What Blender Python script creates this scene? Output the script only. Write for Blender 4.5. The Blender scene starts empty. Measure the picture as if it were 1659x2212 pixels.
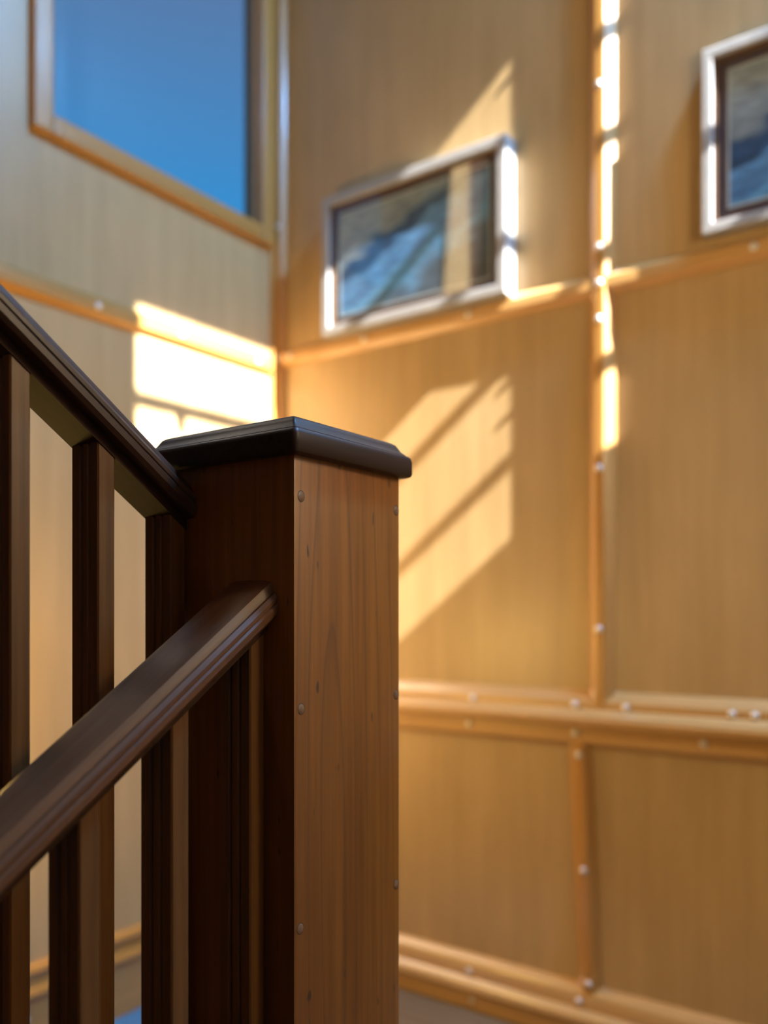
import bpy, bmesh, math, random
from mathutils import Vector

S = bpy.context.scene
C = S.collection
random.seed(7)
EYE = 0.885                      # camera height above the landing floor

# ------------------------------------------------------------------ camera
cam_d = bpy.data.cameras.new('camera')
cam = bpy.data.objects.new('camera', cam_d)
C.objects.link(cam)
cam.location = (0, 0, EYE)
cam.rotation_euler = (math.radians(90), 0, math.radians(35.63 - 90))
cam_d.sensor_fit = 'VERTICAL'
cam_d.sensor_height = 36
cam_d.lens = 29.984
cam_d.shift_y = 0.1004
cam_d.clip_start = 0.02
cam_d.dof.use_dof = True
cam_d.dof.focus_distance = 0.66
cam_d.dof.aperture_fstop = 2.7
S.camera = cam

# ------------------------------------------------------------------ world, sun, exposure
W = bpy.data.worlds.new('sky')
S.world = W
W.use_nodes = True
wt = W.node_tree
wt.nodes.clear()
wo = wt.nodes.new('ShaderNodeOutputWorld')
wb = wt.nodes.new('ShaderNodeBackground')
wc = wt.nodes.new('ShaderNodeTexCoord')
ws = wt.nodes.new('ShaderNodeSeparateXYZ')
wr = wt.nodes.new('ShaderNodeValToRGB')
wt.links.new(wc.outputs['Generated'], ws.inputs[0])
wt.links.new(ws.outputs['Z'], wr.inputs[0])
wt.links.new(wr.outputs[0], wb.inputs[0])
wt.links.new(wb.outputs[0], wo.inputs[0])
wb.inputs[1].default_value = 1.0
el = wr.color_ramp.elements
el[0].position = 0.0
el[0].color = (0.10, 0.085, 0.07, 1)
el[1].position = 1.0
el[1].color = (0.10, 0.20, 0.41, 1)
for p, c in ((0.02, (0.05, 0.27, 0.58)), (0.40, (0.028, 0.29, 0.68)), (0.58, (0.095, 0.205, 0.42))):
    e = el.new(p)
    e.color = (*c, 1)

sun_d = bpy.data.lights.new('sun', 'SUN')
sun = bpy.data.objects.new('sun', sun_d)
C.objects.link(sun)
SUN = Vector((0.10, 1.0, -0.77)).normalized()     # direction the light travels
sun.rotation_euler = SUN.to_track_quat('-Z', 'Y').to_euler()
sun.location = (-1, -4, 5)
sun_d.energy = 72
sun_d.angle = math.radians(0.5)
sun_d.color = (0.90, 0.92, 0.92)

S.view_settings.view_transform = 'Standard'
S.view_settings.look = 'None'
S.view_settings.exposure = 0.0
S.view_settings.gamma = 1.0
S.view_settings.use_curve_mapping = False


# ------------------------------------------------------------------ materials
def nodes(name):
    m = bpy.data.materials.new(name)
    m.use_nodes = True
    nt = m.node_tree
    nt.nodes.clear()
    return m, nt, nt.nodes, nt.links


def wood(name, dark, light, rough=0.35, axis='Z', fine=60, stretch=0.04, rings=None, fleck=None,
         mottle=0.25, coat=0.0, bump=0.0, tilt=0.0, spec=0.5):
    """Procedural wood: fine fibre streaks along one axis, soft mottling, optional growth rings and dark flecks."""
    m, nt, N, L = nodes(name)
    out = N.new('ShaderNodeOutputMaterial')
    bs = N.new('ShaderNodeBsdfPrincipled')
    L.new(bs.outputs[0], out.inputs[0])
    tc = N.new('ShaderNodeTexCoord')
    rot = N.new('ShaderNodeMapping')
    rot.inputs['Rotation'].default_value = (0, tilt, 0)
    L.new(tc.outputs['Object'], rot.inputs[0])
    mp = N.new('ShaderNodeMapping')
    mp.inputs['Scale'].default_value = tuple(stretch if a == axis else 1.0 for a in 'XYZ')
    L.new(rot.outputs[0], mp.inputs[0])
    n1 = N.new('ShaderNodeTexNoise')
    n1.inputs['Scale'].default_value = fine
    n1.inputs['Detail'].default_value = 6
    n1.inputs['Roughness'].default_value = 0.65
    L.new(mp.outputs[0], n1.inputs['Vector'])
    n2 = N.new('ShaderNodeTexNoise')
    n2.inputs['Scale'].default_value = 5
    n2.inputs['Detail'].default_value = 3
    mp2 = N.new('ShaderNodeMapping')
    mp2.inputs['Scale'].default_value = tuple(0.4 if a == axis else 1.0 for a in 'XYZ')
    L.new(rot.outputs[0], mp2.inputs[0])
    L.new(mp2.outputs[0], n2.inputs['Vector'])
    mx = N.new('ShaderNodeMix')
    mx.inputs[0].default_value = mottle
    L.new(n1.outputs[0], mx.inputs[2])
    L.new(n2.outputs[0], mx.inputs[3])
    fac = mx.outputs[0]
    rp = N.new('ShaderNodeValToRGB')
    rp.color_ramp.elements[0].position = 0.32
    rp.color_ramp.elements[0].color = (*dark, 1)
    rp.color_ramp.elements[1].position = 0.68
    rp.color_ramp.elements[1].color = (*light, 1)
    L.new(fac, rp.inputs[0])
    col = rp.outputs[0]

    def darken(col, maskout, colour):
        k = N.new('ShaderNodeMix')
        k.data_type = 'RGBA'
        L.new(maskout, k.inputs[0])
        L.new(col, k.inputs[6])
        k.inputs[7].default_value = (*colour, 1)
        return k.outputs[2]
    if rings:
        cx, cz, sc, amount, rcol = rings
        mp3 = N.new('ShaderNodeMapping')
        mp3.inputs['Location'].default_value = (cx, 0.0, cz)
        mp3.inputs['Scale'].default_value = (1.0, 1.0, 0.09)
        L.new(tc.outputs['Object'], mp3.inputs[0])
        nd = N.new('ShaderNodeTexNoise')
        nd.inputs['Scale'].default_value = 5
        nd.inputs['Detail'].default_value = 4
        L.new(mp3.outputs[0], nd.inputs['Vector'])
        av = N.new('ShaderNodeVectorMath')
        av.operation = 'MULTIPLY_ADD'
        L.new(nd.outputs[1], av.inputs[0])
        av.inputs[1].default_value = (0.060, 0.060, 0.10)
        L.new(mp3.outputs[0], av.inputs[2])
        wv = N.new('ShaderNodeTexWave')
        wv.wave_type = 'RINGS'
        wv.rings_direction = 'Y'
        wv.wave_profile = 'SAW'
        wv.inputs['Scale'].default_value = sc
        wv.inputs['Distortion'].default_value = 0.6
        wv.inputs['Detail'].default_value = 2
        wv.inputs['Detail Scale'].default_value = 2
        L.new(av.outputs[0], wv.inputs['Vector'])
        rr = N.new('ShaderNodeValToRGB')
        rr.color_ramp.elements[0].position = 0.78
        rr.color_ramp.elements[0].color = (0, 0, 0, 1)
        rr.color_ramp.elements[1].position = 0.96
        rr.color_ramp.elements[1].color = (amount,) * 3 + (1,)
        e2 = rr.color_ramp.elements.new(1.0)
        e2.color = (0, 0, 0, 1)
        L.new(wv.outputs[1], rr.inputs[0])
        col = darken(col, rr.outputs[0], rcol)
    if fleck:
        mp4 = N.new('ShaderNodeMapping')
        mp4.inputs['Scale'].default_value = (1.0, 1.0, 0.28)
        L.new(tc.outputs['Object'], mp4.inputs[0])
        nf = N.new('ShaderNodeTexNoise')
        nf.inputs['Scale'].default_value = 105
        nf.inputs['Detail'].default_value = 1
        L.new(mp4.outputs[0], nf.inputs['Vector'])
        rf = N.new('ShaderNodeValToRGB')
        rf.color_ramp.elements[0].position = 0.735
        rf.color_ramp.elements[0].color = (0, 0, 0, 1)
        rf.color_ramp.elements[1].position = 0.77
        rf.color_ramp.elements[1].color = (0.85,) * 3 + (1,)
        L.new(nf.outputs[0], rf.inputs[0])
        col = darken(col, rf.outputs[0], fleck)
    L.new(col, bs.inputs['Base Color'])
    bs.inputs['Roughness'].default_value = rough
    bs.inputs['Specular IOR Level'].default_value = spec
    bs.inputs['Coat Weight'].default_value = coat
    bs.inputs['Coat Roughness'].default_value = 0.15
    if bump:
        bp = N.new('ShaderNodeBump')
        bp.inputs['Strength'].default_value = bump
        bp.inputs['Distance'].default_value = 0.002
        L.new(n1.outputs[0], bp.inputs['Height'])
        L.new(bp.outputs[0], bs.inputs['Normal'])
    return m


def plain(name, col, rough=0.5, metal=0.0, spec=0.5):
    m, nt, N, L = nodes(name)
    out = N.new('ShaderNodeOutputMaterial')
    bs = N.new('ShaderNodeBsdfPrincipled')
    L.new(bs.outputs[0], out.inputs[0])
    tc = N.new('ShaderNodeTexCoord')
    n = N.new('ShaderNodeTexNoise')
    n.inputs['Scale'].default_value = 40
    L.new(tc.outputs['Object'], n.inputs['Vector'])
    r = N.new('ShaderNodeValToRGB')
    r.color_ramp.elements[0].position = 0.3
    r.color_ramp.elements[0].color = (*[c * 0.9 for c in col], 1)
    r.color_ramp.elements[1].position = 0.7
    r.color_ramp.elements[1].color = (*col, 1)
    L.new(n.outputs[0], r.inputs[0])
    L.new(r.outputs[0], bs.inputs['Base Color'])
    bs.inputs['Roughness'].default_value = rough
    bs.inputs['Metallic'].default_value = metal
    bs.inputs['Specular IOR Level'].default_value = spec
    return m


def glass(name, gloss=0.06, rough=0.0):
    m, nt, N, L = nodes(name)
    out = N.new('ShaderNodeOutputMaterial')
    mix = N.new('ShaderNodeMixShader')
    tr = N.new('ShaderNodeBsdfTransparent')
    gl = N.new('ShaderNodeBsdfGlossy')
    gl.inputs['Roughness'].default_value = rough
    lw = N.new('ShaderNodeLayerWeight')
    lw.inputs[0].default_value = 0.5
    pw = N.new('ShaderNodeMath'); pw.operation = 'POWER'
    L.new(lw.outputs['Facing'], pw.inputs[0]); pw.inputs[1].default_value = 4.0
    ma = N.new('ShaderNodeMath'); ma.operation = 'MULTIPLY_ADD'
    L.new(pw.outputs[0], ma.inputs[0]); ma.inputs[1].default_value = 0.3; ma.inputs[2].default_value = gloss
    L.new(ma.outputs[0], mix.inputs[0])
    L.new(tr.outputs[0], mix.inputs[1])
    L.new(gl.outputs[0], mix.inputs[2])
    L.new(mix.outputs[0], out.inputs[0])
    return m


def print_mat(name, seed):
    """A printed coastal view: pale sky, dark blue headland, streaky light water. Object coords: y across, z up (metres)."""
    m, nt, N, L = nodes(name)
    out = N.new('ShaderNodeOutputMaterial')
    bs = N.new('ShaderNodeBsdfPrincipled')
    L.new(bs.outputs[0], out.inputs[0])
    tc = N.new('ShaderNodeTexCoord')
    sp = N.new('ShaderNodeSeparateXYZ')
    L.new(tc.outputs['Object'], sp.inputs[0])
    mp = N.new('ShaderNodeMapping')
    mp.inputs['Location'].default_value = (seed, seed * 2.0, 0)
    mp.inputs['Scale'].default_value = (1, 1, 2.6)
    L.new(tc.outputs['Object'], mp.inputs[0])
    n = N.new('ShaderNodeTexNoise')
    n.inputs['Scale'].default_value = 11
    n.inputs['Detail'].default_value = 6
    L.new(mp.outputs[0], n.inputs['Vector'])
    # height with a sloping skyline (rises towards -y) and ragged noise
    a = N.new('ShaderNodeMath'); a.operation = 'MULTIPLY_ADD'
    L.new(sp.outputs['Y'], a.inputs[0]); a.inputs[1].default_value = 0.42
    L.new(sp.outputs['Z'], a.inputs[2])
    b = N.new('ShaderNodeMath'); b.operation = 'MULTIPLY_ADD'
    L.new(n.outputs[0], b.inputs[0]); b.inputs[1].default_value = 0.13; L.new(a.outputs[0], b.inputs[2])
    c = N.new('ShaderNodeMapRange')
    c.inputs[1].default_value = -0.12; c.inputs[2].default_value = 0.26
    L.new(b.outputs[0], c.inputs[0])
    r = N.new('ShaderNodeValToRGB')
    cols = [(0.0, (0.06, 0.075, 0.09)), (0.22, (0.07, 0.11, 0.16)), (0.36, (0.11, 0.31, 0.56)), (0.46, (0.06, 0.16, 0.34)), (0.53, (0.10, 0.26, 0.50)),
            (0.58, (0.018, 0.055, 0.13)), (0.66, (0.025, 0.07, 0.16)), (0.70, (0.19, 0.24, 0.28)), (1.0, (0.30, 0.36, 0.40))]
    r.color_ramp.elements[0].position = 0; r.color_ramp.elements[0].color = (*cols[0][1], 1)
    r.color_ramp.elements[1].position = 1; r.color_ramp.elements[1].color = (*cols[-1][1], 1)
    for p, k in cols[1:-1]:
        e = r.color_ramp.elements.new(p); e.color = (*k, 1)
    L.new(c.outputs[0], r.inputs[0])
    n2 = N.new('ShaderNodeTexNoise')
    n2.inputs['Scale'].default_value = 26; n2.inputs['Detail'].default_value = 8
    mp2 = N.new('ShaderNodeMapping'); mp2.inputs['Scale'].default_value = (1, 1, 3.5)
    L.new(tc.outputs['Object'], mp2.inputs[0]); L.new(mp2.outputs[0], n2.inputs['Vector'])
    mx = N.new('ShaderNodeMix'); mx.data_type = 'RGBA'; mx.blend_type = 'OVERLAY'; mx.inputs[0].default_value = 0.8
    L.new(r.outputs[0], mx.inputs[6]); L.new(n2.outputs[1 if seed > 9 else 0], mx.inputs[7])
    L.new(mx.outputs[2], bs.inputs['Base Color'])
    bs.inputs['Roughness'].default_value = 0.5
    return m


M = {}
M['panel'] = wood('varnished plywood', (0.355, 0.226, 0.096), (0.495, 0.328, 0.152), rough=0.36, axis='Z', fine=34, stretch=0.055, mottle=0.52, spec=0.45)
M['batten'] = wood('honey varnished pine standing', (0.36, 0.165, 0.034), (0.47, 0.235, 0.058), rough=0.32, axis='Z', fine=90, stretch=0.03, spec=0.55, coat=0.6)
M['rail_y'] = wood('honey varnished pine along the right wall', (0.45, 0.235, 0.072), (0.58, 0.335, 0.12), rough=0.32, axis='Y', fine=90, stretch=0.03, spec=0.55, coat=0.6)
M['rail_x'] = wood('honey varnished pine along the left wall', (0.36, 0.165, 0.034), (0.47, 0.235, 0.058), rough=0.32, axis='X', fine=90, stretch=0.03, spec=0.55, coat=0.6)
M['shaft'] = wood('walnut brown newel wood', (0.105, 0.031, 0.003), (0.255, 0.090, 0.011), rough=0.38, axis='Z', fine=130, stretch=0.03, mottle=0.5,
                  rings=(-0.012, -0.110, 19.0, 0.62, (0.085, 0.026, 0.006)), fleck=(0.035, 0.012, 0.006), spec=0.5)
M['peg'] = wood('end grain plug wood', (0.10, 0.05, 0.022), (0.19, 0.10, 0.05), rough=0.45, axis='X', fine=420, stretch=0.12, tilt=0.5)
M['cap'] = wood('near black mahogany', (0.016, 0.009, 0.007), (0.034, 0.019, 0.014), rough=0.42, axis='X', fine=150, stretch=0.05, spec=0.16)
M['cap_y'] = M['cap']
SL = math.atan(0.69)
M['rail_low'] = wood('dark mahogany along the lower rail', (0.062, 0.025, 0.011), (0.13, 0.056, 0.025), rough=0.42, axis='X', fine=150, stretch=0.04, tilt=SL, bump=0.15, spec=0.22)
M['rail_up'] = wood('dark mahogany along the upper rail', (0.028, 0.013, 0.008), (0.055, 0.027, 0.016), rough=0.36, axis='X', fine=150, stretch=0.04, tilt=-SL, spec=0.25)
M['baluster'] = wood('dark mahogany standing', (0.070, 0.027, 0.007), (0.140, 0.058, 0.014), rough=0.42, axis='Z', fine=140, stretch=0.03, spec=0.3)
M['fillet'] = wood('shade darkened fillet wood', (0.020, 0.009, 0.005), (0.036, 0.016, 0.009), rough=0.7, axis='X', fine=120, stretch=0.04, spec=0.1)  # shade under the handrail is put into this dark matte colour
M['floor'] = wood('weathered brown decking', (0.10, 0.062, 0.032), (0.20, 0.13, 0.070), rough=0.5, axis='Y', fine=90, stretch=0.03)
M['tread'] = wood('dark stair tread wood', (0.05, 0.022, 0.010), (0.09, 0.042, 0.020), rough=0.4, axis='Y', fine=90, stretch=0.04)
M['seam'] = plain('dark seam', (0.035, 0.022, 0.014), 0.7)
M['screw'] = plain('dull nickel screw cap', (0.72, 0.67, 0.60), 0.35, 0.55)
M['frame'] = plain('silver grey picture frame', (0.34, 0.325, 0.31), 0.36, 0.1)
M['sight'] = plain('brown inner slip', (0.12, 0.06, 0.025), 0.45)
M['mount'] = plain('purple brown mount board', (0.075, 0.052, 0.062), 0.75)
M['bevel'] = plain('pale bevel line', (0.42, 0.47, 0.48), 0.6)
M['print1'] = print_mat('coastal print', 1.7)
M['print2'] = print_mat('water print', 4.3)
M['pane'] = glass('window glass', 0.012)
M['pglass'] = glass('picture glass', 0.05, 0.03)
M['mat'] = plain('blue carpet', (0.045, 0.16, 0.33), 0.9)
M['ceil'] = plain('off white painted boards', (0.62, 0.58, 0.50), 0.6)


# ------------------------------------------------------------------ mesh helpers
def box(bm, x0, x1, y0, y1, z0, z1):
    vs = [bm.verts.new(p) for p in ((x0, y0, z0), (x1, y0, z0), (x1, y1, z0), (x0, y1, z0),
                                    (x0, y0, z1), (x1, y0, z1), (x1, y1, z1), (x0, y1, z1))]
    for f in ((0, 3, 2, 1), (4, 5, 6, 7), (0, 1, 5, 4), (1, 2, 6, 5), (2, 3, 7, 6), (3, 0, 4, 7)):
        bm.faces.new([vs[i] for i in f])
    return vs


def loft(bm, rings, cap=True):
    """rings: lists of equally many points; quads between them."""
    R = [[bm.verts.new(p) for p in r] for r in rings]
    n = len(R[0])
    for a, b in zip(R, R[1:]):
        for i in range(n):
            bm.faces.new((a[i], a[(i + 1) % n], b[(i + 1) % n], b[i]))
    if cap:
        bm.faces.new(list(reversed(R[0])))
        bm.faces.new(R[-1])


def obj(name, bm, mat, parent=None, off=(0, 0, 0), smooth=None, bevel=0.0, seg=2):
    """Link one mesh object; coordinates in bm are world ones, off is the parent's place."""
    if bevel:
        bmesh.ops.bevel(bm, geom=list(bm.edges), offset=bevel, segments=seg, profile=0.6, affect='EDGES', clamp_overlap=True)
    bmesh.ops.recalc_face_normals(bm, faces=bm.faces)
    if any(off):
        bmesh.ops.translate(bm, verts=bm.verts, vec=[-o for o in off])
    me = bpy.data.meshes.new(name)
    bm.to_mesh(me)
    bm.free()
    me.materials.append(mat)
    if smooth is not None:
        me.shade_smooth()
        me.set_sharp_from_angle(angle=math.radians(smooth))
    o = bpy.data.objects.new(name, me)
    C.objects.link(o)
    if parent:
        o.parent = parent
    return o


def thing(name, label, cat, loc, group=None):
    o = bpy.data.objects.new(name, None)
    C.objects.link(o)
    o.empty_display_size = 0.05
    o.location = loc
    o['label'] = label
    o['category'] = cat
    if group:
        o['group'] = group
    return o


def struct(o):
    o['kind'] = 'structure'
    return o


# dome-headed screw cap, shared mesh; axis +z of the mesh points out of the wall
def screw_mesh(name, rx):
    bm = bmesh.new()
    prof = [(0.0078, 0.0), (0.0076, 0.0014), (0.0060, 0.0034), (0.0034, 0.0047)]
    rings = []
    for r, h in prof:
        ring = []
        for k in range(12):
            a = k * math.tau / 12
            u, v = r * math.cos(a), r * math.sin(a)
            ring.append((-h, u, v) if rx == '-X' else (u, -h, v))
        rings.append(ring)
    loft(bm, rings)
    bmesh.ops.recalc_face_normals(bm, faces=bm.faces)
    me = bpy.data.meshes.new(name)
    bm.to_mesh(me)
    bm.free()
    me.materials.append(M['screw'])
    me.shade_smooth()
    return me


SCREW = {'-X': screw_mesh('screw_cap_right', '-X'), '-Y': screw_mesh('screw_cap_left', '-Y')}


def screw(parent, x, y, z, face):
    o = bpy.data.objects.new('screw_cap', SCREW[face])
    C.objects.link(o)
    o.parent = parent
    o.location = (x, y, z + EYE)


def E(z):
    return z + EYE


# ------------------------------------------------------------------ room dimensions (metres; heights given from eye level)
XR, YL, YF, XB = 1.70, 1.567, -0.52, -2.0
FLOOR, CEIL, LOW = -EYE, 2.50, -2.75

# walls ------------------------------------------------------------
bm = bmesh.new()
T = 0.12
box(bm, XR, XR + T, YF - T, YL + T, E(LOW), E(CEIL))
wall_right = struct(obj('wall_right', bm, M['panel']))

WX0, WX1, WZ0, WZ1 = 1.010, 1.614, 1.010, 2.05          # window seen on the left wall
bm = bmesh.new()
HX0, HX1, HZ0, HZ1 = WX0 - 0.03, 1.690, WZ0 - 0.03, WZ1 + 0.03   # wall opening, a little larger than the casement
box(bm, XB, HX0, YL, YL + T, E(LOW), E(CEIL))
box(bm, HX1, XR, YL, YL + T, E(LOW), E(CEIL))
box(bm, HX0, HX1, YL, YL + T, E(LOW), E(HZ0))
box(bm, HX0, HX1, YL, YL + T, E(HZ1), E(CEIL))
wall_left = struct(obj('wall_left', bm, M['panel']))

SX0, SX1, SZ0, SZ1 = 1.018, 1.580, 1.222, 2.309         # window in the wall behind, the sun comes through it
bm = bmesh.new()
HX0, HX1, HZ0, HZ1 = SX0 - 0.04, SX1 + 0.04, SZ0 - 0.02, SZ1 + 0.11
box(bm, XB, HX0, YF - T, YF, E(LOW), E(CEIL))
box(bm, HX1, XR, YF - T, YF, E(LOW), E(CEIL))
box(bm, HX0, HX1, YF - T, YF, E(LOW), E(HZ0))
box(bm, HX0, HX1, YF - T, YF, E(HZ1), E(CEIL))
wall_front = struct(obj('wall_front', bm, M['ceil']))
bm = bmesh.new()
box(bm, XB - T, XB, YF - T, YL + T, E(LOW), E(CEIL))
wall_back = struct(obj('wall_back', bm, M['tread']))

KX0, KX1, KY0, KY1 = 0.34, 0.63, -0.42, 0.90            # added, unseen rooflight over the stairs, for bounced sun
bm = bmesh.new()
box(bm, XB - T, KX0, YF - T, YL + T, E(CEIL), E(CEIL) + T)
box(bm, KX1, XR + T, YF - T, YL + T, E(CEIL), E(CEIL) + T)
box(bm, KX0, KX1, YF - T, KY0, E(CEIL), E(CEIL) + T)
box(bm, KX0, KX1, KY1, YL + T, E(CEIL), E(CEIL) + T)
ceiling = struct(obj('ceiling', bm, M['panel']))

# landing floor: dark base with narrow planks running along the right wall
bm = bmesh.new()
box(bm, 0.60, XR, YF, YL, E(FLOOR) - 0.16, E(FLOOR) - 0.004)
floor = struct(obj('floor', bm, M['seam']))
PW = 0.036
k = 0
x = XR - 0.002
bm = bmesh.new()
box(bm, -PW + 0.006, 0, YF + 0.003, YL - 0.003, -0.0045, 0.0)
pl0 = obj('plank', bm, M['floor'], floor, bevel=0.0012, seg=1)
pl0.location = (x, 0, 0)
while x - PW > 0.62:
    x -= PW
    o = pl0.copy()
    C.objects.link(o)
    o.location = (x, 0, random.uniform(-0.0006, 0))
bm = bmesh.new()
box(bm, XB, XR, YF, YL, E(LOW) - 0.1, E(LOW))
struct(obj('floor', bm, M['floor']))


# moulded strips --------------------------------------------------
def strip_y(bm, prof, y0, y1):
    """prof: (depth out of the right wall, height); swept along y."""
    loft(bm, [[(XR - d, y, E(z)) for d, z in prof] for y in (y0, y1)])


def strip_x(bm, prof, x0, x1):
    loft(bm, [[(x, YL - d, E(z)) for d, z in prof] for x in (x0, x1)])


def strip_z(bm, prof, z0, z1, tilt=0.0):
    """prof: (y, depth) on the right wall, swept upwards; tilt moves y with height."""
    loft(bm, [[(XR - d, y + tilt * (z - z1), E(z)) for y, d in prof] for z in (z0, z1)])


PD = 0.006                      # plywood panels stand this proud of the wall


def panel_right(y0, y1, z0, z1):
    bm = bmesh.new()
    box(bm, XR - PD, XR + 0.001, y0, y1, E(z0), E(z1))
    return obj('panel', bm, M['panel'], wall_right, bevel=0.0008, seg=1)


for y0, y1 in ((0.664, 1.558), (YF + 0.002, 0.660)):
    for z0, z1 in ((-0.238, 0.678), (0.682, CEIL - 0.002)):
        panel_right(y0, y1, z0, z1)
for y0, y1 in ((0.700, 1.558), (YF + 0.002, 0.696)):
    panel_right(y0, y1, -0.810, -0.242)


def panel_left(boxes, mat=None):
    bm = bmesh.new()
    for x0, x1, z0, z1 in boxes:
        box(bm, x0, x1, YL - PD, YL + 0.001, E(z0), E(z1))
    return obj('panel', bm, mat or M['panel'], wall_left, bevel=0.0008, seg=1)


panel_left([(0.60, 1.66, -0.71, 0.655)])
panel_left([(0.60, WX0 - 0.012, 0.659, CEIL - 0.002), (WX0 - 0.012, WX1 + 0.012, 0.659, WZ0 - 0.012), (WX1 + 0.012, 1.66, 0.659, CEIL - 0.002)])
panel_left([(XB + 0.002, 0.596, -0.71, 0.655)], M['tread'])  # unseen panels, coloured dark to cut bounce onto the post and balusters
panel_left([(XB + 0.002, 0.596, 0.659, CEIL - 0.002)], M['tread'])

# picture rail on the right wall: two runs meeting at the standing batten
P_RAIL = 0.0250
rail_prof = [(0, 0.656), (0.010, 0.656), (P_RAIL, 0.668), (P_RAIL, 0.690), (0.010, 0.704), (0, 0.704)]
bm = bmesh.new()
strip_y(bm, rail_prof, YF + 0.002, YL - 0.03)
r = obj('rail', bm, M['rail_y'], wall_right, bevel=0.002)
for y in (1.505, 1.262, 0.967, 0.362, 0.06):
    screw(r, XR - P_RAIL, y, 0.679, '-X')

# standing batten on the right wall, above and below the rail crossing
PB = 0.0265
bat = [(0.689, 0.0), (0.684, 0.010), (0.668, PB), (0.648, PB), (0.631, 0.010), (0.626, 0.0)]
bm = bmesh.new()
strip_z(bm, bat, -0.190, CEIL - 0.003)
b = obj('batten', bm, M['batten'], wall_right, bevel=0.002)
for z in (1.62, 1.35, 1.085, 0.752, 0.679, 0.605, 0.300, -0.030):
    screw(b, XR - PB, 0.659, z, '-X')
# lower batten, leaning a little
bat2 = [(0.735, 0.0), (0.731, 0.010), (0.714, 0.026), (0.694, 0.026), (0.684, 0.010), (0.681, 0.0)]
bm = bmesh.new()
strip_z(bm, bat2, -0.80, -0.262, tilt=0.045)
b = obj('batten', bm, M['batten'], wall_right, bevel=0.002)
for z in (-0.291, -0.530, -0.762):
    screw(b, XR - 0.026, 0.704 + 0.045 * (z + 0.262), z, '-X')
# corner batten
bm = bmesh.new()
strip_z(bm, [(YL - 0.001, 0.0), (YL - 0.001, 0.017), (YL - 0.010, 0.024), (YL - 0.026, 0.024), (YL - 0.034, 0.012), (YL - 0.036, 0.0)], FLOOR + 0.13, CEIL - 0.003)
b = obj('batten', bm, M['batten'], wall_right, bevel=0.0015)
for z in (0.679, 0.33, 1.03):
    screw(b, XR - 0.024, YL - 0.018, z, '-X')

# dado rail with a projecting rounded ledge
dado = [(0, -0.276), (0.010, -0.276), (0.022, -0.264), (0.022, -0.228), (0.040, -0.229), (0.047, -0.224), (0.048, -0.215), (0.044, -0.206),
        (0.030, -0.196), (0.026, -0.194), (0.026, -0.180), (0.022, -0.174), (0.005, -0.156), (0, -0.154)]
bm = bmesh.new()
strip_y(bm, dado, YF + 0.002, YL - 0.036)
d = obj('dado_rail', bm, M['rail_y'], wall_right, smooth=30)
for y in (1.23, 0.955, 0.712, 0.603, 0.40, 0.36, 0.10):
    screw(d, XR - 0.026, y, -0.187, '-X')
for y in (1.21, 0.966, 0.712, 0.452, 0.20):
    screw(d, XR - 0.022, y, -0.246, '-X')

# skirting right
sk = [(0, FLOOR), (0.028, FLOOR), (0.028, -0.845), (0.040, -0.844), (0.045, -0.838), (0.045, -0.830), (0.041, -0.823), (0.030, -0.817), (0.028, -0.815),
      (0.028, -0.787), (0.024, -0.780), (0.005, -0.767), (0, -0.766)]
bm = bmesh.new()
strip_y(bm, sk, YF + 0.002, YL - 0.024)
sk_r = struct(obj('baseboard_right', bm, M['rail_y'], smooth=30))
for y in (1.21, 0.963, 0.702, 0.45):
    screw(sk_r, XR - 0.028, y, -0.802, '-X')
for y in (1.20, 0.955, 0.66):
    screw(sk_r, XR - 0.028, y, -0.866, '-X')

# skirting left: two fine ledges over a plain board
skl = [(0, FLOOR), (0.013, FLOOR), (0.013, -0.763), (0.021, -0.761), (0.024, -0.752), (0.021, -0.743), (0.014, -0.739), (0.013, -0.736),
       (0.013, -0.719), (0.019, -0.716), (0.022, -0.708), (0.018, -0.699), (0.008, -0.694), (0, -0.693)]
bm = bmesh.new()
strip_x(bm, skl, 0.66, XR - 0.002)
sk_l = struct(obj('baseboard_left', bm, M['rail_x'], smooth=30))
for x in (0.955, 1.30, 1.55):
    screw(sk_l, x, YL - 0.013, -0.80, '-Y')

# rail on the left wall
lrail = [(0, 0.630), (0.008, 0.630), (0.024, 0.641), (0.024, 0.664), (0.010, 0.680), (0, 0.680)]
bm = bmesh.new()
strip_x(bm, lrail, XB + 0.002, 1.655)
r = obj('rail', bm, M['rail_x'], wall_left, bevel=0.002)
for x in (0.86, 1.115, 1.345, 1.60):
    screw(r, x, YL - 0.024, 0.653, '-Y')
# corner board on the left wall
bm = bmesh.new()
box(bm, 1.658, XR - 0.0005, YL - 0.013, YL, E(-0.692), E(CEIL - 0.003))
obj('corner_board', bm, M['batten'], wall_left, bevel=0.003)


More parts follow.
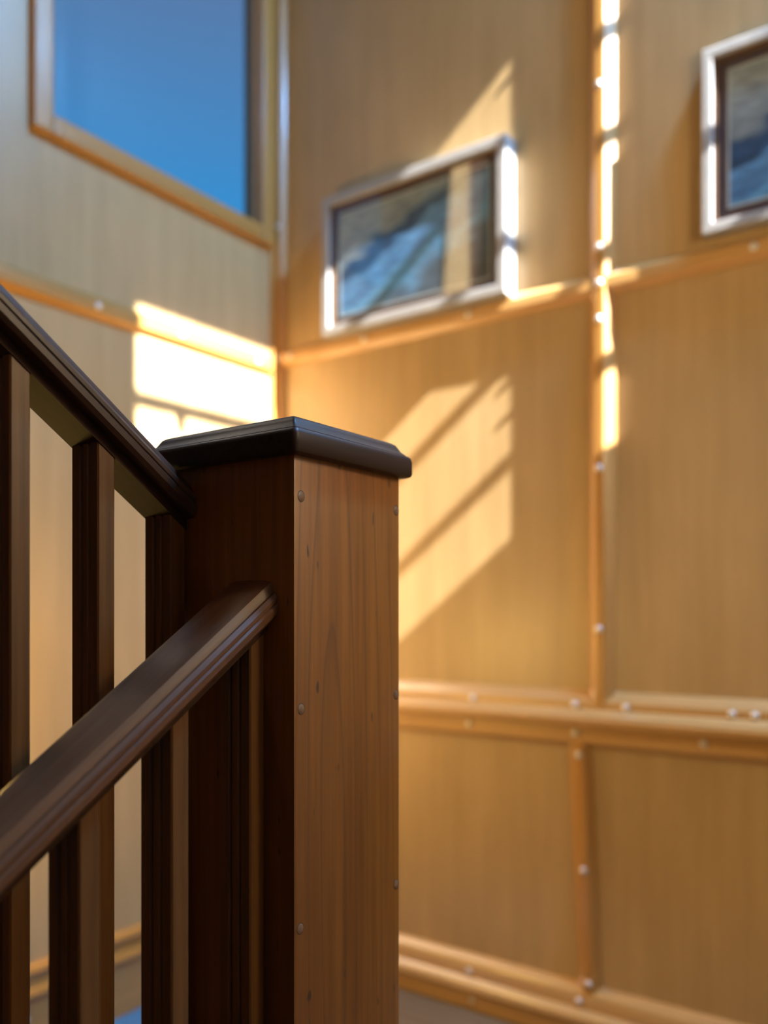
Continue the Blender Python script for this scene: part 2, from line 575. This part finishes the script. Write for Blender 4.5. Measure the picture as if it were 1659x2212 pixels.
# windows --------------------------------------------------------
def win(name, x0, x1, z0, z1, yin, s, bars, tw, set_back=0.055, deep=0.03, grow=0.0, t=0.012):
    """Casement in a wall of constant y; yin = room face, s = +1 when outdoors is at larger y."""
    bm = bmesh.new()
    a, b = (yin + s * set_back, yin + s * (set_back + deep))
    ya, yb = min(a, b), max(a, b)
    g = grow
    gt = grow if s > 0 else 0.115
    box(bm, x0 - g, x0 + t, ya, yb, E(z0) - g, E(z1) + gt)
    box(bm, x1 - t, x1 + g, ya, yb, E(z0) - g, E(z1) + gt)
    box(bm, x0 + t, x1 - t, ya, yb, E(z0) - g, E(z0) + t)
    box(bm, x0 + t, x1 - t, ya, yb, E(z1) - t, E(z1) + gt)
    fr = struct(obj(name, bm, M['rail_x']))
    bm = bmesh.new()
    p = yin + s * (set_back + deep * 0.5)
    box(bm, x0 + t * 0.5, x1 - t * 0.5, p - 0.002, p + 0.002, E(z0) + t * 0.5, E(z1) - t * 0.5)
    obj('pane', bm, M['pane'], fr)
    for zb in bars:
        bm = bmesh.new()
        box(bm, x0 + t, x1 - t, ya - 0.004, yb + 0.004, E(zb) - 0.014, E(zb) + 0.014)
        obj('glazing_bar', bm, M['rail_x'], fr, bevel=0.003)
    # architrave on the room face: four boards
    def board(xa, xb, za, zb):
        bm = bmesh.new()
        q = yin - s * 0.026
        box(bm, xa, xb, min(q, yin), max(q, yin), E(za), E(zb))
        obj('architrave', bm, M['rail_x'] if xb - xa > zb - za else M['batten'], fr, bevel=0.006)
    board(x0 - tw, x0, z0 - tw, z1 + tw)
    board(x1, x1 + tw, z0 - tw, z1 + tw)
    board(x0, x1, z0 - tw, z0)
    board(x0, x1, z1, z1 + tw)
    return fr


win('window_1', WX0, WX1, WZ0, WZ1, YL, 1, (), 0.0425, 0.0005, 0.014, 0.026, 0.004)
w2 = win('window_2', SX0, SX1, SZ0, SZ1, YF, -1, (1.417, 1.642, 1.877, 2.092), 0.043, 0.0005, 0.014, 0.045, 0.003)
bm = bmesh.new()
box(bm, 1.130, 1.160, YF - 0.05, YF - 0.014, E(2.066), E(2.118))
obj('latch', bm, M['screw'], w2, bevel=0.004)
bm = bmesh.new()
box(bm, SX0 + 0.002, SX0 + 0.040, YF - 0.045, YF - 0.0148, E(SZ0) + 0.002, E(1.878))
obj('sun_blocker', bm, M['batten'], w2, bevel=0.003)  # added board that keeps sun off a strip of the left wall
# frame and pane of the added rooflight
bm = bmesh.new()
t = 0.03
box(bm, KX0, KX0 + t, KY0, KY1, E(CEIL) + 0.02, E(CEIL) + 0.10)
box(bm, KX1 - t, KX1, KY0, KY1, E(CEIL) + 0.02, E(CEIL) + 0.10)
box(bm, KX0 + t, KX1 - t, KY0, KY0 + t, E(CEIL) + 0.02, E(CEIL) + 0.10)
box(bm, KX0 + t, KX1 - t, KY1 - t, KY1, E(CEIL) + 0.02, E(CEIL) + 0.10)
w3 = struct(obj('added_rooflight', bm, M['rail_x']))
bm = bmesh.new()
box(bm, KX0 + t * 0.5, KX1 - t * 0.5, KY0 + t * 0.5, KY1 - t * 0.5, E(CEIL) + 0.058, E(CEIL) + 0.062)
obj('pane', bm, M['pane'], w3)

# ------------------------------------------------------------------ newel post
NX0, NX1, NY0, NY1 = 0.4836, 0.6236, 0.430, 0.586
base = ((NX0 + NX1) / 2, (NY0 + NY1) / 2, 0.0)
newel = thing('newel_post', 'square walnut brown newel post with plugged screw holes and a dark moulded cap', 'newel post', base)
bm = bmesh.new()
box(bm, NX0, NX1, NY0, NY1, E(FLOOR), E(0.1235))
obj('shaft', bm, M['shaft'], newel, base, bevel=0.0022, smooth=40)


def rrect(x0, x1, y0, y1, z, r, n=4):
    pts = []
    for cx, cy, a0 in ((x1 - r, y0 + r, -90), (x1 - r, y1 - r, 0), (x0 + r, y1 - r, 90), (x0 + r, y0 + r, 180)):
        for i in range(n + 1):
            a = math.radians(a0 + 90 * i / n)
            pts.append((cx + r * math.cos(a), cy + r * math.sin(a), E(z)))
    return pts


def around(c, z, r):
    return rrect(NX0 - c, NX1 + c, NY0 - c, NY1 + c, z, r)


bm = bmesh.new()
loft(bm, [around(c, z, r) for c, z, r in ((-0.004, 0.1212, 0.002), (0.0055, 0.1212, 0.003), (0.0082, 0.1222, 0.004), (0.0094, 0.1245, 0.0045),
                                          (0.0094, 0.1352, 0.0045), (0.0084, 0.1385, 0.004), (0.0064, 0.1402, 0.003), (0.0054, 0.1400, 0.003), (0.0046, 0.1386, 0.002), (-0.004, 0.1386, 0.002))])
obj('cap', bm, M['cap'], newel, base, smooth=35)
bm = bmesh.new()
loft(bm, [around(c, z, r) for c, z, r in ((0.0038, 0.1382, 0.002), (0.0042, 0.1400, 0.002), (0.0046, 0.1411, 0.002), (0.0036, 0.1422, 0.002), (0.0016, 0.1440, 0.002),
                                          (-0.0002, 0.1470, 0.002), (-0.0020, 0.1500, 0.002), (-0.0050, 0.1518, 0.002), (-0.030, 0.1530, 0.002))])
obj('cap_moulding', bm, M['cap'], newel, base, smooth=35)
pegs = [(0.4915, 0.0903), (0.4915, -0.0719), (0.4905, -0.239), (0.6185, 0.0921), (0.6185, -0.0704), (0.6185, -0.2381)]
for px, pz in pegs:
    bm = bmesh.new()
    ring = lambda r, y: [(px + r * 0.9 * math.cos(k * math.tau / 16), y, E(pz) + r * math.sin(k * math.tau / 16)) for k in range(16)]
    loft(bm, [ring(0.0040, NY0 + 0.004), ring(0.0040, NY0 - 0.0001), ring(0.0034, NY0 - 0.0004)])
    pg = obj('wood_plug', bm, M['peg'], newel, base, smooth=30)
    bm = bmesh.new()
    loft(bm, [ring(0.0046, NY0 + 0.003), ring(0.0046, NY0 - 0.00005), ring(0.0040, NY0 - 0.00005)])
    obj('plug_rim', bm, M['seam'], pg, base)

# ------------------------------------------------------------------ balustrades
SLOPE = 0.69


def handrail_profile(yc, w, top):
    """(y, z) section, clockwise; top = height of the crown at the newel face."""
    h = w / 2
    half = [(0.0, 0.0), (h * 0.55, -0.0006), (h * 0.74, -0.0022), (h * 0.80, -0.0062), (h * 0.83, -0.0098), (h * 0.90, -0.0100),
            (h * 0.975, -0.0135), (h * 0.97, -0.0168), (h * 0.94, -0.0180), (h, -0.0200), (h * 0.99, -0.0255), (h * 0.90, -0.0290), (h * 0.62, -0.0300)]
    left = [(-a, b) for a, b in reversed(half[1:])]
    return [(yc + a, top + b) for a, b in left + half]


def sweep(bm, prof, x0, x1, sgn):
    loft(bm, [[(x, y, E(z) + sgn * SLOPE * (x - NX0)) for y, z in prof] for x in (x0, x1)])


def baluster_section(x1, y0):
    """plan section: right edge x1, near face y0; the faces towards -x and +x carry two beads."""
    wx, d = 0.0157, 0.0335
    x0 = x1 - wx
    side = [(0.0, 0.0012), (0.0012, 0.0), (0.0095, 0.0), (0.0105, 0.0022), (0.0120, 0.0022), (0.0135, 0.0), (0.0190, 0.0), (0.0205, 0.0022),
            (0.0220, 0.0022), (0.0235, 0.0), (d - 0.0012, 0.0), (d, 0.0012)]
    L = [(x0 + k, y0 + t) for t, k in side]
    R = [(x1 - k, y0 + t) for t, k in reversed(side)]
    return L + R


def balustrade(label, sgn, yc, w, top, y_bal, edges, x_far, mat_rail):
    loc = (NX0, yc, E(top) - 0.80)
    t = thing('stair_balustrade', label, 'balustrade', loc)
    bm = bmesh.new()
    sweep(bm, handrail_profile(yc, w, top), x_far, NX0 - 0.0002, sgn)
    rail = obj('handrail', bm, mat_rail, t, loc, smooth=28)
    bm = bmesh.new()
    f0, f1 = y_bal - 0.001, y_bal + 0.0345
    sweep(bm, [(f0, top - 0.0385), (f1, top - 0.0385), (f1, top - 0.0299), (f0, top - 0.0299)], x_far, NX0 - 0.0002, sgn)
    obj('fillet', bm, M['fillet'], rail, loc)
    bm = bmesh.new()
    sweep(bm, [(f0 - 0.004, top - 0.90), (f1 + 0.004, top - 0.90), (f1 + 0.004, top - 0.79), (f0 - 0.004, top - 0.79)], x_far, NX0 - 0.0002, sgn)
    obj('bottom_rail', bm, mat_rail, t, loc)
    sec = baluster_section(0.0, y_bal)
    bm = bmesh.new()
    zt = top - 0.038
    loft(bm, [[(x + NX0, y, E(top - 0.7905) + sgn * SLOPE * x) for x, y in sec], [(x + NX0, y, E(zt) + sgn * SLOPE * x) for x, y in sec]])
    b0 = None
    for e in edges:
        if b0 is None:
            b0 = o = obj('baluster', bm, M['baluster'], t, loc)
        else:
            o = b0.copy()
            C.objects.link(o)
        dx = e - NX0
        o.location = (dx, 0, sgn * SLOPE * dx)
    return t


low_edges = [0.4805, 0.4050, 0.3325] + [0.3325 - 0.0745 * k for k in range(1, 10)]
balustrade('dark mahogany balustrade sloping down to the left from the newel post, in front', 1, 0.4760, 0.060, 0.0275, 0.4575, low_edges, -0.40, M['rail_low'])
up_edges = [0.4828, 0.4128, 0.3422] + [0.3422 - 0.0705 * k for k in range(1, 10)]
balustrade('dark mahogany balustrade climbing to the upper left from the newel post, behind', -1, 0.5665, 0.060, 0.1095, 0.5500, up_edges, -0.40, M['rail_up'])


# ------------------------------------------------------------------ stair flights under the balustrades
def flight(y0, y1, sgn, n):
    loc = (0.60, (y0 + y1) / 2, 0)
    root = bpy.data.objects.new('stair_flight', None)
    C.objects.link(root)
    root.location = loc
    struct(root)
    run, rise = 0.25, 0.25 * SLOPE
    for k in range(n):
        z = E(FLOOR) + (-(k + 1) * rise if sgn > 0 else (k + 1) * rise)
        xa = 0.60 - k * run
        bm = bmesh.new()
        box(bm, xa - run, xa + (0.02 if sgn < 0 else 0.0), y0, y1, z - 0.03, z)
        obj('tread', bm, M['tread'], root, loc, bevel=0.004)
        bm = bmesh.new()
        if sgn < 0:
            box(bm, xa - 0.015, xa, y0, y1, z - rise, z - 0.03)
        else:
            box(bm, xa, xa + 0.015, y0, y1, z, z + rise - (0.165 if k == 0 else 0.03))
        obj('riser', bm, M['tread'], root, loc)


flight(YF, 0.452, 1, 9)
flight(0.590, YL, -1, 9)

# blue carpet mat on the landing by the left wall
bm = bmesh.new()
loft(bm, [rrect(0.72, 1.46, 0.95, 1.551, FLOOR + z, 0.01, 3) for z in (0.0, 0.006, 0.008)])
mt = obj('carpet_mat', bm, M['mat'], bevel=0.0, smooth=30)
mt['label'] = 'blue carpet mat on the landing floor, glimpsed between balusters at bottom left'
mt['category'] = 'mat'


# ------------------------------------------------------------------ framed pictures on the right wall
def picture(label, yc, zc, w, h, lean, pm, fw, depth):
    """Hung flat on the right wall (normal -x), local y across, z up; lean turns it about the vertical."""
    loc = (XR - PD - 0.002, yc, E(zc))
    t = thing('framed_picture', label, 'picture', loc, None)
    t.rotation_euler = (0, 0, lean)
    a, b = w / 2, h / 2

    def ring(name, o, i, d0, d1, m, bev, par):
        bm = bmesh.new()
        rings = []
        for (aa, bb), d in (((a - o, b - o), d0), ((a - o, b - o), d1), ((a - i, b - i), d1), ((a - i, b - i), d0)):
            rings.append([(-d, -aa, -bb), (-d, aa, -bb), (-d, aa, bb), (-d, -aa, bb)])
        loft(bm, rings + [rings[0]], cap=False)
        bmesh.ops.remove_doubles(bm, verts=bm.verts, dist=1e-5)
        return obj(name, bm, m, par, bevel=bev)
    fr = ring('frame', 0.0, fw, 0.0, depth, M['frame'], 0.003, t)
    ring('inner_slip', fw, fw + 0.006, 0.0, depth - 0.008, M['sight'], 0.0, fr)
    q = fw + 0.004

    def slab(name, i, d0, d1, m, par):
        bm = bmesh.new()
        box(bm, -d1, -d0, -a + i, a - i, -b + i, b - i)
        return obj(name, bm, m, par)
    slab('mount', q, 0.002, depth - 0.016, M['mount'], t)
    ring('mount_bevel', 0.044, 0.048, depth - 0.017, depth - 0.0150, M['bevel'], 0.0, t)
    slab('print', 0.0478, depth - 0.017, depth - 0.0155, pm, t)
    slab('glass', q, depth - 0.0125, depth - 0.0105, M['pglass'], t)
    return t


picture('pale framed blue coastal view hanging between the corner and the standing batten', 1.115, 0.868, 0.515, 0.345, 0.0, M['print1'], 0.023, 0.046)
picture('pale framed picture with dark mount, cut off by the right edge of the photo', 0.195, 0.893, 0.515, 0.350, 0.0, M['print2'], 0.020, 0.030)

# ------------------------------------------------------------------ added cool fill lamp, out of view on the ceiling over the landing
LX, LY = 1.48, -0.28
loc = (LX, LY, E(CEIL))
lamp = thing('ceiling_fill_lamp', 'round cool fill lamp added unseen on the ceiling near the front wall', 'lamp', loc)


def disc(r, z, n=32):
    return [(LX + r * math.cos(k * math.tau / n), LY + r * math.sin(k * math.tau / n), E(CEIL) + z) for k in range(n)]


bm = bmesh.new()
loft(bm, [disc(0.20, 0.0), disc(0.21, -0.008), disc(0.21, -0.030), disc(0.195, -0.036)])
obj('fill_lamp_base', bm, M['ceil'], lamp, loc, smooth=35)
m, nt, N, L = nodes('lit opal diffuser')
o_ = N.new('ShaderNodeOutputMaterial')
e_ = N.new('ShaderNodeEmission')
e_.inputs[0].default_value = (0.33, 0.75, 1.2, 1)
e_.inputs[1].default_value = 6
L.new(e_.outputs[0], o_.inputs[0])
bm = bmesh.new()
loft(bm, [disc(0.19, -0.034), disc(0.18, -0.046), disc(0.13, -0.058), disc(0.05, -0.064)])
obj('fill_diffuser', bm, m, lamp, loc, smooth=60)
ld = bpy.data.lights.new('fill_light', 'AREA')
ld.shape = 'DISK'
ld.size = 0.36
ld.energy = 100
ld.color = (0.22, 0.60, 1.25)
lo = bpy.data.objects.new('fill_light', ld)
C.objects.link(lo)
lo.parent = lamp
lo.location = (0, 0, -0.07)

# added warm fill globes, out of view: one on the front wall by the landing, one on the left wall up the stairs
M['brass'] = plain('aged brass', (0.55, 0.40, 0.16), 0.3, 0.9)


def fill_globe(label, x, y, z, s, col, power):
    """Added opal globe for fill light, on a short arm; s = +1 stands out towards larger y."""
    loc = (x, y, E(z))
    root = thing('wall_fill_lamp', label, 'lamp', loc)

    def vdisc(r, d, n=24):
        return [(x + r * math.cos(k * math.tau / n), y + s * d, E(z) + r * math.sin(k * math.tau / n)) for k in range(n)]
    bm = bmesh.new()
    loft(bm, [vdisc(0.045, 0.0), vdisc(0.045, 0.006), vdisc(0.036, 0.012), vdisc(0.012, 0.016), vdisc(0.010, 0.058)])
    obj('bracket', bm, M['brass'], root, loc, smooth=35)
    m, nt, N, L = nodes('lit fill globe')
    out = N.new('ShaderNodeOutputMaterial')
    em = N.new('ShaderNodeEmission')
    em.inputs[0].default_value = (*col, 1)
    em.inputs[1].default_value = power
    L.new(em.outputs[0], out.inputs[0])
    bm = bmesh.new()
    bmesh.ops.create_uvsphere(bm, u_segments=24, v_segments=14, radius=0.075)
    bmesh.ops.translate(bm, verts=bm.verts, vec=(x, y + s * 0.125, E(z)))
    obj('globe', bm, m, root, loc, smooth=60)


fill_globe('added warm globe fill lamp, unseen, on the front wall beside the landing', 0.82, YF, 0.62, 1, (1.0, 0.78, 0.46), 80)
fill_globe('added amber globe fill lamp, unseen, on the left wall above the upper stairs', 0.57, YL - PD, -0.11, -1, (1.0, 0.64, 0.17), 98)
